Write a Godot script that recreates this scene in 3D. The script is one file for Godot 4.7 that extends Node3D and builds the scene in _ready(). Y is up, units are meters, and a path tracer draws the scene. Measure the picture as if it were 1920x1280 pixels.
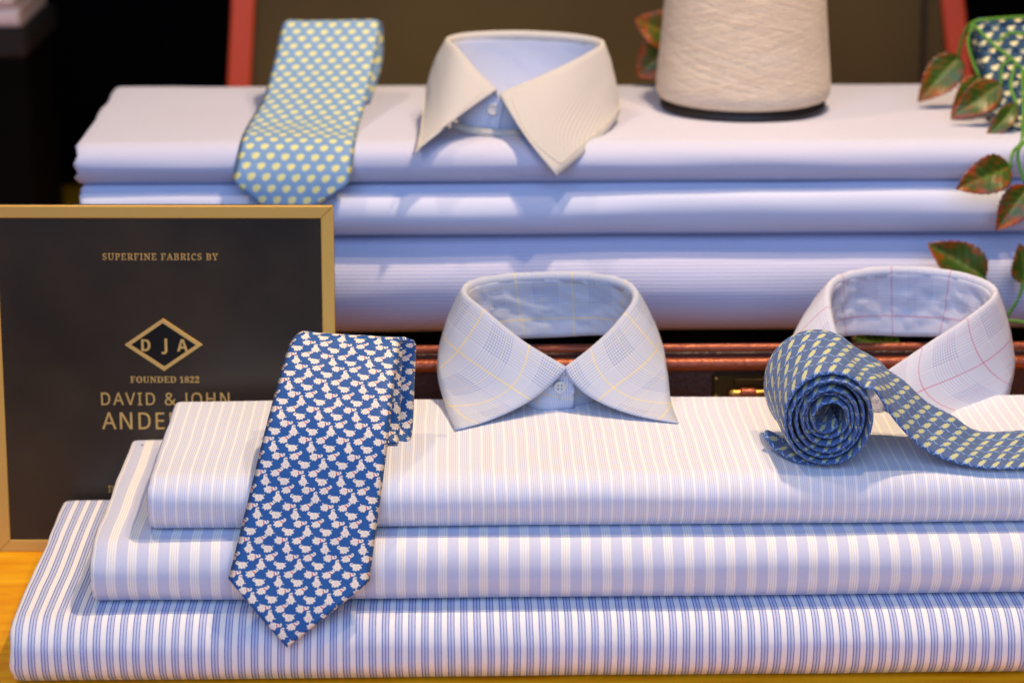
extends Node3D
# A shop window display: striped shirting bolts, collars, neckties, a yarn cone, a plaque and an open suitcase.

var names := {}
var noise := FastNoiseLite.new()
var M := {}


func _ready() -> void:
	# camera, environment, lamps
	var cam := Camera3D.new()
	cam.name = "camera"
	cam.position = Vector3(0, 0.66, 1.6)
	cam.rotation = Vector3(deg_to_rad(-16.47), deg_to_rad(-1.35), 0)
	cam.near = 0.05
	cam.far = 60.0
	cam.fov = rad_to_deg(2.0 * atan(640.0 / 4533.0))
	var att := CameraAttributesPhysical.new()
	att.frustum_focal_length = 12.0 / (640.0 / 4533.0)
	att.frustum_focus_distance = 1.63
	att.exposure_aperture = 5.0
	att.frustum_near = 0.05
	att.frustum_far = 60.0
	att.auto_exposure_enabled = false
	cam.attributes = att
	add_child(cam)
	cam.fov = rad_to_deg(2.0 * atan(640.0 / 4533.0))
	var env := Environment.new()
	env.background_mode = Environment.BG_COLOR
	env.background_color = Color(0.19, 0.19, 0.22)
	env.tonemap_mode = Environment.TONE_MAPPER_LINEAR
	env.tonemap_exposure = 1.08
	env.sdfgi_enabled = true
	env.ssao_enabled = true
	env.ssil_enabled = true
	var we := WorldEnvironment.new()
	we.name = "environment"
	we.environment = env
	add_child(we)
	# daylight that comes in through the shop window, on the street side behind the camera
	var day := AreaLight3D.new()
	day.name = "window_daylight"
	day.area_size = Vector2(3.2, 2.2)
	day.light_color = Color(0.67, 0.79, 1.0)
	day.light_energy = 6.9
	day.position = Vector3(-0.2, 1.75, 2.6)
	day.shadow_enabled = true
	add_child(day)
	day.look_at(Vector3(0, 0.2, -0.2), Vector3.UP)
	noise.seed = 7
	noise.frequency = 1.0
	noise.fractal_octaves = 2
	make_materials()
	# the setting
	make_table()
	make_backdrop()
	make_lamps()
	# objects
	make_suitcase()
	make_bolts()
	make_sign()
	make_cone()
	make_collars()
	make_ties()
	make_vines()


# ---------------------------------------------------------------- helpers

func numbered(called: String) -> String:
	if not names.has(called):
		names[called] = 0
		return called
	names[called] += 1
	return "%s_%03d" % [called, names[called]]


func thing(called: String, label: String, category: String, at := Vector3.ZERO, group := "") -> Node3D:
	var o := Node3D.new()
	o.name = numbered(called)
	add_child(o, true)
	o.position = at
	o.set_meta("label", label)
	o.set_meta("category", category)
	if group:
		o.set_meta("group", group)
	return o


func part(called: String, mesh: Mesh, mat: Material, parent: Node3D, world_space := true) -> MeshInstance3D:
	# WORLD_SPACE: the mesh was laid out in scene coordinates; put it back relative to its thing
	var o := MeshInstance3D.new()
	o.name = called
	o.mesh = mesh
	o.material_override = mat
	parent.add_child(o, true)
	if world_space:
		var p: Node = parent
		var off := Vector3.ZERO
		while p is Node3D and p != self:
			off -= (p as Node3D).position
			p = p.get_parent()
		o.position = off
	return o


func struct(called: String, mesh: Mesh, mat: Material) -> MeshInstance3D:
	var o := MeshInstance3D.new()
	o.name = numbered(called)
	o.mesh = mesh
	o.material_override = mat
	o.set_meta("kind", "structure")
	add_child(o, true)
	return o


func crv(p: Array, t: float) -> Vector3:
	# Catmull-Rom through P, t from 0 to 1
	var n := p.size() - 1
	var f := clampf(t, 0.0, 1.0) * n
	var i := mini(int(f), n - 1)
	var a: Vector3 = p[maxi(i - 1, 0)]
	var b: Vector3 = p[i]
	var c: Vector3 = p[i + 1]
	var d: Vector3 = p[mini(i + 2, n)]
	return b.cubic_interpolate(c, a, d, f - i)


func tri(st: SurfaceTool, g: Array, uv: Array, a: Vector2i, b: Vector2i, c: Vector2i, col: Array) -> void:
	for k in [a, b, c]:
		if col.size():
			st.set_color(col[k.x][k.y])
		st.set_uv(uv[k.x][k.y])
		st.add_vertex(g[k.x][k.y])


func add_grid(st: SurfaceTool, g: Array, uv: Array, flip := false, col: Array = []) -> void:
	for i in g.size() - 1:
		for j in g[i].size() - 1:
			var a := Vector2i(i, j)
			var b := Vector2i(i, j + 1)
			var c := Vector2i(i + 1, j + 1)
			var d := Vector2i(i + 1, j)
			if flip:
				tri(st, g, uv, a, c, b, col)
				tri(st, g, uv, a, d, c, col)
			else:
				tri(st, g, uv, a, b, c, col)
				tri(st, g, uv, a, c, d, col)


func start() -> SurfaceTool:
	var st := SurfaceTool.new()
	st.begin(Mesh.PRIMITIVE_TRIANGLES)
	return st


func done(st: SurfaceTool) -> ArrayMesh:
	st.generate_normals()
	return st.commit()


func shell(g: Array, uv: Array, th: float, col: Array = []) -> ArrayMesh:
	# a sheet G given thickness TH, closed along its border
	var n := g.size()
	var m: int = g[0].size()
	var top := []
	var bot := []
	for i in n:
		var ra := []
		var rb := []
		for j in m:
			var di: Vector3 = g[mini(i + 1, n - 1)][j] - g[maxi(i - 1, 0)][j]
			var dj: Vector3 = g[i][mini(j + 1, m - 1)] - g[i][maxi(j - 1, 0)]
			var nn := di.cross(dj).normalized()
			var edge := 0.35 if i == 0 or j == 0 or i == n - 1 or j == m - 1 else 1.0
			ra.append(g[i][j] + nn * th * 0.5 * edge)
			rb.append(g[i][j] - nn * th * 0.5 * edge)
		top.append(ra)
		bot.append(rb)
	var st := start()
	add_grid(st, top, uv, false, col)
	add_grid(st, bot, uv, true, col)
	for i in n - 1:
		for e in [[0, true], [m - 1, false]]:
			var j: int = e[0]
			add_grid(st, [[top[i][j], bot[i][j]], [top[i + 1][j], bot[i + 1][j]]], [[uv[i][j], uv[i][j]], [uv[i + 1][j], uv[i + 1][j]]], e[1], [[col[i][j], col[i][j]], [col[i + 1][j], col[i + 1][j]]] if col.size() else [])
	for j in m - 1:
		for e in [[0, false], [n - 1, true]]:
			var i: int = e[0]
			add_grid(st, [[top[i][j], bot[i][j]], [top[i][j + 1], bot[i][j + 1]]], [[uv[i][j], uv[i][j]], [uv[i][j + 1], uv[i][j + 1]]], e[1], [[col[i][j], col[i][j]], [col[i][j + 1], col[i][j + 1]]] if col.size() else [])
	return done(st)


func tube(p: Array, r: float, n := 24, sides := 8, r_end := -1.0) -> ArrayMesh:
	var g := []
	var uv := []
	var total := 0.0
	var last := crv(p, 0)
	for i in n + 1:
		var t := float(i) / n
		var c := crv(p, t)
		var d := (crv(p, minf(t + 0.01, 1)) - crv(p, maxf(t - 0.01, 0))).normalized()
		var s := d.cross(Vector3.UP if absf(d.y) < 0.9 else Vector3.RIGHT).normalized()
		var w := s.cross(d)
		total += c.distance_to(last)
		last = c
		var rr := lerpf(r, r_end, t) if r_end >= 0 else r
		if i == 0 or i == n:
			rr *= 0.4
		var row := []
		var ru := []
		for k in sides + 1:
			var a := TAU * k / sides
			row.append(c + (s * cos(a) + w * sin(a)) * rr)
			ru.append(Vector2(float(k) / sides * TAU * r, total))
		g.append(row)
		uv.append(ru)
	var st := start()
	add_grid(st, g, uv)
	return done(st)


func bevel_box(lo: Vector3, hi: Vector3, b := 0.002) -> ArrayMesh:
	# a box with chamfered edges
	var st := start()
	add_bevel_box(st, lo, hi, b)
	return done(st)


func add_bevel_box(st: SurfaceTool, lo: Vector3, hi: Vector3, b: float) -> void:
	var c := (lo + hi) / 2
	var h := (hi - lo) / 2
	st.set_smooth_group(-1)
	for ax in 3:
		for s in [-1.0, 1.0]:
			var u := (ax + 1) % 3
			var v := (ax + 2) % 3
			var q := []
			for e in [[-1, -1], [1, -1], [1, 1], [-1, 1]]:
				var p := Vector3.ZERO
				p[ax] = h[ax] * s
				p[u] = (h[u] - b) * e[0]
				p[v] = (h[v] - b) * e[1]
				q.append(p + c)
			quad(st, q, s < 0)
	for ax in 3:
		var u := (ax + 1) % 3
		var v := (ax + 2) % 3
		for su in [-1.0, 1.0]:
			for sv in [-1.0, 1.0]:
				var q := []
				for e in [[-1, 0], [1, 0], [1, 1], [-1, 1]]:
					var p := Vector3.ZERO
					p[ax] = (h[ax] - b) * e[0]
					p[u] = (h[u] - (b if e[1] else 0.0)) * su
					p[v] = (h[v] - (0.0 if e[1] else b)) * sv
					q.append(p + c)
				quad(st, q, su * sv > 0)
	for sx in [-1.0, 1.0]:
		for sy in [-1.0, 1.0]:
			for sz in [-1.0, 1.0]:
				var sg := Vector3(sx, sy, sz)
				var t := [c + sg * Vector3(h.x, h.y - b, h.z - b), c + sg * Vector3(h.x - b, h.y, h.z - b), c + sg * Vector3(h.x - b, h.y - b, h.z)]
				if sx * sy * sz > 0:
					t.reverse()
				for p in t:
					st.set_uv(Vector2(p.x + p.z, p.y + p.z))
					st.add_vertex(p)


func quad(st: SurfaceTool, q: Array, flip := false) -> void:
	for k in ([0, 1, 2, 0, 2, 3] if flip else [0, 2, 1, 0, 3, 2]):
		var p: Vector3 = q[k]
		st.set_uv(Vector2(p.x + p.z, p.y + p.z))
		st.add_vertex(p)


func lathe(prof: Array, at: Vector3, sides := 64, wob := 0.0) -> ArrayMesh:
	# PROF: Vector2(radius, height) from the bottom up
	var g := []
	var uv := []
	var len := 0.0
	for i in prof.size():
		var pr: Vector2 = prof[i]
		if i:
			len += pr.distance_to(prof[i - 1])
		var row := []
		var ru := []
		for k in sides + 1:
			var a := TAU * (k % sides) / sides
			var r := pr.x * (1.0 + wob * noise.get_noise_3d(cos(a) * 2.0, pr.y * 30.0, sin(a) * 2.0))
			row.append(at + Vector3(cos(a) * r, pr.y, sin(a) * r))
			ru.append(Vector2(float(k) / sides, len))
		g.append(row)
		uv.append(ru)
	var st := start()
	add_grid(st, g, uv, true)
	return done(st)


# ---------------------------------------------------------------- textures

func img(w: int, h: int, c: Color) -> Image:
	var im := Image.create(w, h, false, Image.FORMAT_RGBA8)
	im.fill(c)
	return im


func rgb(r: int, g: int, b: int) -> Color:
	return Color8(r, g, b)


func px(im: Image, x: int, y: int, c: Color) -> void:
	im.set_pixel(posmod(x, im.get_width()), posmod(y, im.get_height()), c)


func ell(im: Image, cx: float, cy: float, rx: float, ry: float, rot: float, c: Color) -> void:
	var m := int(maxf(rx, ry)) + 2
	for y in range(int(cy) - m, int(cy) + m + 1):
		for x in range(int(cx) - m, int(cx) + m + 1):
			var d := Vector2(x - cx, y - cy).rotated(-rot)
			if (d.x / rx) * (d.x / rx) + (d.y / ry) * (d.y / ry) <= 1.0:
				px(im, x, y, c)


func cap(im: Image, a: Vector2, b: Vector2, w: float, c: Color) -> void:
	var lo := a.min(b) - Vector2(w, w)
	var hi := a.max(b) + Vector2(w, w)
	for y in range(int(lo.y) - 1, int(hi.y) + 2):
		for x in range(int(lo.x) - 1, int(hi.x) + 2):
			var p := Vector2(x, y)
			if p.distance_to(Geometry2D.get_closest_point_to_segment(p, a, b)) <= w:
				px(im, x, y, c)


func path(im: Image, o: Vector2, rot: float, s: float, pts: Array, w: float, c: Color) -> void:
	for i in pts.size() - 1:
		cap(im, o + (pts[i] * s).rotated(rot), o + (pts[i + 1] * s).rotated(rot), w, c)


func grain(im: Image, amount: float, sd: int, sx := 1.0, sy := 1.0) -> void:
	# fine uneven weave
	var rng := RandomNumberGenerator.new()
	rng.seed = sd
	for y in im.get_height():
		for x in im.get_width():
			var c := im.get_pixel(x, y)
			var k := 1.0 + rng.randf_range(-amount, amount)
			im.set_pixel(x, y, Color(c.r * k, c.g * k, c.b * k))


func fabric(im: Image, period_u: float, period_v: float, rough := 0.85, sheen := 0.15) -> StandardMaterial3D:
	var m := StandardMaterial3D.new()
	im.generate_mipmaps()
	m.albedo_texture = ImageTexture.create_from_image(im)
	m.uv1_scale = Vector3(1.0 / period_u, 1.0 / period_v, 1)
	m.roughness = rough
	m.metallic_specular = 0.3
	if sheen > 0:
		m.rim_enabled = true
		m.rim = sheen
		m.rim_tint = 0.5
	m.cull_mode = BaseMaterial3D.CULL_DISABLED
	return m


func plain(c: Color, rough := 0.7, metal := 0.0, spec := 0.5) -> StandardMaterial3D:
	var m := StandardMaterial3D.new()
	m.albedo_color = c
	m.roughness = rough
	m.metallic = metal
	m.metallic_specular = spec
	return m


func stripes(w: int, bands: Array, base: Color, sd: int) -> Image:
	# BANDS: [start, end, colour] in fractions of the repeat
	var im := img(w, 64, base)
	for b in bands:
		var x0 := int(round(b[0] * w))
		im.fill_rect(Rect2i(x0, 0, maxi(1, int(round(b[1] * w)) - x0), 64), b[2])
	grain(im, 0.035, sd)
	return im


func glen(base: Color, dark: Color, pane: Color, warm: Color, sd: int) -> Image:
	# shirt check: fine lines that come and go in bands, and one coloured windowpane line each way
	var n := 506
	var im := img(n, n, base)
	for y in n:
		for x in n:
			var vx := (x % 23) < 9
			var vy := (y % 23) < 9
			var bx := x < 230
			var by := y < 230
			var k := 0.0
			if vx and bx:
				k += 0.30 if by else 0.20
			if vy and by:
				k += 0.30 if bx else 0.20
			if not bx:
				k += 0.10 if (x % 12) < 6 else 0.03
			if not by:
				k += 0.10 if (y % 12) < 6 else 0.03
			im.set_pixel(x, y, base.lerp(dark, minf(k, 0.9)))
	for q in [[350, pane], [60, warm]]:
		for o in 7:
			for z in n:
				var c: Color = q[1]
				var a := 0.9 if q[0] == 350 else 0.4
				im.set_pixel(q[0] + o, z, im.get_pixel(q[0] + o, z).lerp(c, a))
				im.set_pixel(z, q[0] + o, im.get_pixel(z, q[0] + o).lerp(c, a))
	grain(im, 0.03, sd)
	return im


func animal(im: Image, o: Vector2, s: float, rot: float, mir: float, body: Color, mark: Color, red: bool, shade: Color) -> void:
	# a small woven trunked animal, four stubby feet and a tail
	var f := func(x: float, y: float) -> Vector2: return o + (Vector2(x * mir, y) * s).rotated(rot)
	for leg in [[-0.36, 0.42], [-0.04, 0.52], [0.32, 0.5], [0.6, 0.24]]:
		cap(im, f.call(leg[0] * 0.8, 0.1), f.call(leg[0], leg[1]), s * 0.13, body)
	var b: Vector2 = f.call(0.05, 0.05)
	ell(im, b.x, b.y, s * 0.54, s * 0.47, rot, body)
	var h: Vector2 = f.call(-0.36, -0.22)
	ell(im, h.x, h.y, s * 0.31, s * 0.29, rot, body)
	var pts := [[-0.5, -0.2], [-0.7, -0.24], [-0.84, -0.4], [-0.76, -0.6], [-0.62, -0.62]]
	for i in pts.size() - 1:
		cap(im, f.call(pts[i][0], pts[i][1]), f.call(pts[i + 1][0], pts[i + 1][1]), s * 0.1, body)
	cap(im, f.call(0.45, -0.1), f.call(0.72, -0.3), s * 0.06, body)
	var ring := []
	for k in 9:
		var a := k * 0.62
		ring.append(f.call(0.12 + cos(a) * 0.2, 0.04 + sin(a) * 0.18))
	for k in 8:
		cap(im, ring[k], ring[k + 1], s * 0.03, shade)
	if red:
		cap(im, f.call(-0.5, -0.02), f.call(-0.2, -0.3), s * 0.075, mark)


func make_materials() -> void:
	# front bolts
	M.bolt_fine = fabric(stripes(128, [[0.0, 0.20, rgb(250, 248, 246)], [0.22, 0.27, rgb(206, 215, 240)], [0.40, 0.45, rgb(196, 207, 238)], [0.58, 0.63, rgb(206, 215, 240)], [0.76, 0.81, rgb(196, 207, 238)], [0.94, 0.99, rgb(206, 215, 240)]], rgb(232, 232, 239), 1), 0.0077, 0.01, 0.6, 0.2)
	M.bolt_wide = fabric(stripes(128, [[0.0, 0.09, rgb(250, 246, 238)], [0.115, 0.205, rgb(250, 246, 238)], [0.23, 0.32, rgb(250, 246, 238)], [0.345, 0.435, rgb(250, 246, 238)]], rgb(210, 214, 234), 2), 0.01345, 0.01, 0.75, 0.2)
	M.bolt_triple = fabric(stripes(128, [[0.11, 0.185, rgb(106, 122, 190)], [0.35, 0.425, rgb(106, 122, 190)], [0.59, 0.665, rgb(106, 122, 190)], [0.19, 0.34, rgb(206, 212, 236)], [0.43, 0.58, rgb(206, 212, 236)]], rgb(248, 246, 244), 3), 0.00845, 0.01, 0.75, 0.2)
	# rear bolts
	var tw := img(64, 64, rgb(222, 222, 236))
	for y in 64:
		for x in 64:
			if posmod(x + y, 16) < 7:
				tw.set_pixel(x, y, rgb(172, 180, 216))
	grain(tw, 0.03, 4)
	M.bolt_twill = fabric(tw, 0.0112, 0.0112, 0.6, 0.2)
	var pl := img(64, 64, rgb(212, 218, 240))
	grain(pl, 0.04, 5)
	M.bolt_plain = fabric(pl, 0.01, 0.01, 0.5, 0.2)
	var hs := img(64, 64, rgb(232, 230, 240))
	hs.fill_rect(Rect2i(0, 0, 64, 28), rgb(158, 168, 214))
	grain(hs, 0.03, 6)
	M.bolt_lines = fabric(hs, 0.01, 0.0031, 0.6, 0.2)
	# collars
	M.check_yellow = fabric(glen(rgb(212, 215, 224), rgb(96, 120, 178), rgb(255, 222, 104), rgb(240, 226, 170), 7), 0.046, 0.046, 0.85, 0.1)
	M.check_red = fabric(glen(rgb(228, 228, 236), rgb(116, 130, 182), rgb(206, 110, 140), rgb(222, 190, 204), 8), 0.046, 0.046, 0.85, 0.1)
	var cr := img(64, 64, rgb(216, 211, 201))
	for y in 64:
		for x in 64:
			if (x / 8 + y / 8) % 2 == 0:
				cr.set_pixel(x, y, rgb(178, 178, 184))
	grain(cr, 0.03, 9)
	M.cream_weave = fabric(cr, 0.0140, 0.0140, 0.85, 0.1)
	var bl := img(64, 64, rgb(226, 228, 236))
	for y in 64:
		for x in 64:
			if x % 16 < 6:
				bl.set_pixel(x, y, rgb(196, 206, 230))
			if y % 16 < 5:
				bl.set_pixel(x, y, bl.get_pixel(x, y).lerp(rgb(186, 198, 228), 0.5))
	grain(bl, 0.03, 10)
	M.blue_weave = fabric(bl, 0.0110, 0.0110, 0.85, 0.1)
	M.cream_edge = plain(rgb(214, 206, 190), 0.8)
	M.shell_button = plain(rgb(216, 212, 204), 0.3)
	M.seam_blue = plain(rgb(176, 186, 208), 0.8)
	M.thread = plain(rgb(120, 136, 184), 0.8)
	M.dark_hole = plain(rgb(60, 60, 66), 0.9)
	# neckties
	var n := 512
	var el := img(n, n, rgb(34, 86, 154))
	for y in n:
		for x in n:
			if (x + y) % 12 < 5:
				el.set_pixel(x, y, rgb(44, 98, 166))
	var cream := rgb(246, 234, 216)
	var red := rgb(214, 60, 84)
	var sh := rgb(206, 190, 196)
	var cells := [[0.03, 0.125, 0.1, 1.0, true], [0.50, 0.125, -0.45, 1.0, true], [0.22, 0.375, -0.75, -1.0, false], [0.72, 0.375, 0.15, -1.0, false], [0.90, 0.625, -0.45, 1.0, true], [0.43, 0.625, 0.1, 1.0, true], [0.16, 0.875, 0.15, -1.0, false], [0.65, 0.875, -0.75, -1.0, false]]
	for c in cells:
		animal(el, Vector2(c[0] * n, c[1] * n), 99.0, c[2], c[3], cream, red, c[4], sh)
	grain(el, 0.03, 11)
	M.tie_blue = fabric(el, 0.0245, 0.0225, 0.5, 0.15)
	var ye := img(256, 256, rgb(116, 154, 196))
	for y in 256:
		for x in 256:
			if (x + y) % 12 < 5:
				ye.set_pixel(x, y, rgb(128, 164, 204))
	for c in [[0.25, 0.25], [0.75, 0.75]]:
		var o := Vector2(c[0] * 256, c[1] * 256)
		cap(ye, o + Vector2(-66, -14), o + Vector2(64, -26), 8, rgb(176, 202, 214))
		cap(ye, o + Vector2(60, -28), o + Vector2(84, -2), 6, rgb(176, 202, 214))
		ell(ye, o.x, o.y, 66, 42, 0.2, rgb(224, 222, 152))
		ell(ye, o.x - 22, o.y - 22, 30, 20, 0.0, rgb(224, 222, 152))
		cap(ye, o + Vector2(6, 20), o + Vector2(-4, 44), 9, rgb(216, 212, 150))
	grain(ye, 0.03, 12)
	M.tie_pale = fabric(ye, 0.0116, 0.0172, 0.55, 0.15)
	var gr := img(256, 256, rgb(82, 106, 154))
	for y in 256:
		for x in 256:
			if y % 10 < 4:
				gr.set_pixel(x, y, rgb(100, 122, 168))
	var lb := rgb(150, 186, 232)
	var yg := rgb(208, 210, 160)
	for c in [[0.25, 0.25], [0.75, 0.75]]:
		var o := Vector2(c[0] * 256, c[1] * 256)
		for k in 9:
			var q := float(k) / 8.0
			ell(gr, o.x + lerpf(-30, 26, q), o.y + lerpf(52, -40, q), 19 + 6.0 * sin(q * PI), 32, 0, yg)
		ell(gr, o.x + 36, o.y - 66, 11, 22, 0, lb)
		path(gr, o, 0.0, 1.0, [Vector2(30, -60), Vector2(52, -92), Vector2(66, -128)], 6, lb)
		path(gr, o, 0.0, 1.0, [Vector2(24, 10), Vector2(50, 36), Vector2(58, 84), Vector2(76, 108)], 6, lb)
		path(gr, o, 0.0, 1.0, [Vector2(-34, 70), Vector2(-58, 104)], 6, lb)
		path(gr, o, 0.0, 1.0, [Vector2(-30, 10), Vector2(-54, -10), Vector2(-64, -60)], 5, rgb(40, 60, 112))
	grain(gr, 0.04, 13)
	M.tie_green = fabric(gr, 0.0290, 0.0098, 0.5, 0.15)
	var tl := img(256, 320, rgb(30, 68, 100))
	grain(tl, 0.05, 14)
	for c in [[0.25, 0.25], [0.75, 0.75]]:
		animal(tl, Vector2(c[0] * 256, c[1] * 320), 86.0, 0.0, 1.0, rgb(230, 224, 176), rgb(236, 228, 176), false, rgb(206, 198, 150))
	M.tie_teal = fabric(tl, 0.0132, 0.0165, 0.55, 0.1)
	# wood, leather, metal, canvas
	var wd := NoiseTexture2D.new()
	wd.width = 512
	wd.height = 512
	wd.seamless = true
	var wn := FastNoiseLite.new()
	wn.seed = 3
	wn.frequency = 0.012
	wn.fractal_octaves = 5
	wn.domain_warp_enabled = true
	wn.domain_warp_amplitude = 20
	wd.noise = wn
	var rp := Gradient.new()
	rp.set_color(0, rgb(228, 138, 8))
	rp.set_color(1, rgb(255, 190, 28))
	wd.color_ramp = rp
	M.table = plain(Color.WHITE, 0.45, 0.0, 0.3)
	M.table.albedo_texture = wd
	M.table.uv1_scale = Vector3(1.2, 9.0, 1)
	var ln := NoiseTexture2D.new()
	ln.width = 512
	ln.height = 512
	ln.seamless = true
	var fn := FastNoiseLite.new()
	fn.seed = 5
	fn.frequency = 0.03
	fn.fractal_octaves = 4
	ln.noise = fn
	M.leather = plain(rgb(62, 24, 17), 0.42)
	M.leather.heightmap_enabled = true
	M.leather.heightmap_texture = ln
	M.leather.heightmap_scale = 0.06
	M.leather.uv1_triplanar = true
	M.leather.uv1_scale = Vector3(14, 14, 14)
	M.rim = plain(rgb(150, 70, 34), 0.3, 0.25)
	M.rim.heightmap_enabled = true
	M.rim.heightmap_texture = ln
	M.rim.heightmap_scale = 0.05
	M.rim.uv1_triplanar = true
	M.rim.uv1_scale = Vector3(20, 20, 20)
	M.brass = plain(rgb(190, 148, 76), 0.32, 1.0)
	M.old_brass = plain(rgb(72, 58, 32), 0.45, 0.9)
	M.black_cloth = plain(rgb(14, 12, 12), 0.95, 0.0, 0.1)
	M.bounce_lining = plain(rgb(168, 116, 62), 0.9, 0.0, 0.2)
	M.black_lining = plain(rgb(20, 18, 18), 0.95, 0.0, 0.1)
	M.gold = plain(rgb(226, 178, 84), 0.5, 0.15)
	M.gold_letter = plain(rgb(224, 178, 96), 0.5, 0.1)
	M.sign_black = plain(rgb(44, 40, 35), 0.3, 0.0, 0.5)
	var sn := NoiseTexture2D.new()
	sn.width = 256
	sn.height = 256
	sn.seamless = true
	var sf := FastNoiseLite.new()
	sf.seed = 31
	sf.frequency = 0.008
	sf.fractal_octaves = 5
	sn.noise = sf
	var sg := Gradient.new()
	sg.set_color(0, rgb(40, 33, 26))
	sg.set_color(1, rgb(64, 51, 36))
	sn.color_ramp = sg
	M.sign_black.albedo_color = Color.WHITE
	M.sign_black.albedo_texture = sn  # cloudy warm browns in the colour stand in for soft reflections
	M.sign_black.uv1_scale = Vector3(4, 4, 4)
	M.logo_black = plain(rgb(6, 8, 12), 0.3)
	M.red_wood = plain(rgb(186, 64, 22), 0.5)
	var cv := NoiseTexture2D.new()
	cv.width = 512
	cv.height = 512
	cv.seamless = true
	var cn := FastNoiseLite.new()
	cn.seed = 9
	cn.frequency = 0.004
	cn.fractal_octaves = 3
	cv.noise = cn
	var cg := Gradient.new()
	cg.set_color(0, rgb(58, 46, 20))
	cg.set_color(1, rgb(86, 70, 32))
	cv.color_ramp = cg
	M.canvas = plain(Color.WHITE, 0.9)
	M.canvas.albedo_texture = cv
	M.canvas.uv1_triplanar = true
	M.brown_board = plain(rgb(24, 16, 12), 0.8)
	M.white_cloth = plain(rgb(226, 206, 200), 0.85)
	# yarn: crossing threads wound up and down the cone
	var yi := img(1024, 512, Color(0.5, 0.5, 0.5))
	var rng := RandomNumberGenerator.new()
	rng.seed = 21
	for k in 900:
		var y0 := rng.randf() * 512
		var x0 := rng.randf() * 1024
		var ln_ := rng.randf_range(160, 620)
		var sl := rng.randf_range(0.12, 0.24) * (1.0 if rng.randf() < 0.55 else -1.0)
		var v := rng.randf_range(0.25, 1.0)
		var x := 0.0
		while x < ln_:
			var bow := sin(x / ln_ * PI) * 6.0
			for q in 2:
				px(yi, int(x0 + x), int(y0 + sl * x + bow) + q, Color(v, v, v))
			x += 1.0
	M.yarn = plain(Color.WHITE, 0.9)
	var yc := img(1024, 512, Color.WHITE)
	for y in 512:
		for x in 1024:
			var v := yi.get_pixel(x, y).r
			yc.set_pixel(x, y, rgb(204, 176, 148).lerp(rgb(248, 230, 204), v))
	M.yarn.albedo_texture = ImageTexture.create_from_image(yc)
	M.yarn.heightmap_enabled = true
	M.yarn.heightmap_texture = ImageTexture.create_from_image(yi)
	M.yarn.heightmap_scale = 0.12
	M.yarn.uv1_scale = Vector3(2, 1.0 / 0.16, 1)
	M.yarn.rim_enabled = true
	M.yarn.rim = 0.3
	M.cone_base = plain(rgb(30, 22, 20), 0.5)
	# plants
	M.leaf = plain(Color.WHITE, 0.34)
	M.leaf.vertex_color_use_as_albedo = true
	M.leaf.backlight_enabled = true
	M.leaf.backlight = Color(0.25, 0.25, 0.1)
	M.leaf.cull_mode = BaseMaterial3D.CULL_DISABLED
	M.stem = plain(rgb(84, 140, 36), 0.6)
	M.lamp_metal = plain(rgb(30, 30, 32), 0.4, 0.6)
	M.lamp_glow = plain(rgb(255, 226, 180), 0.4)
	M.lamp_glow.emission_enabled = true
	M.lamp_glow.emission = rgb(255, 214, 160)
	M.lamp_glow.emission_energy_multiplier = 3.0


# ---------------------------------------------------------------- the setting

func make_table() -> void:
	var st := start()
	add_grid(st, [[Vector3(-1.4, 0, -1.32), Vector3(1.4, 0, -1.32)], [Vector3(-1.4, 0, 0.75), Vector3(1.4, 0, 0.75)]], [[Vector2(0, 0), Vector2(2.8, 0)], [Vector2(0, 2.07), Vector2(2.8, 2.07)]])
	add_grid(st, [[Vector3(-1.4, 0, 0.75), Vector3(1.4, 0, 0.75)], [Vector3(-1.4, -0.04, 0.75), Vector3(1.4, -0.04, 0.75)]], [[Vector2(0, 0), Vector2(2.8, 0)], [Vector2(0, 0.04), Vector2(2.8, 0.04)]])
	struct("table_top", done(st), M.table)


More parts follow.
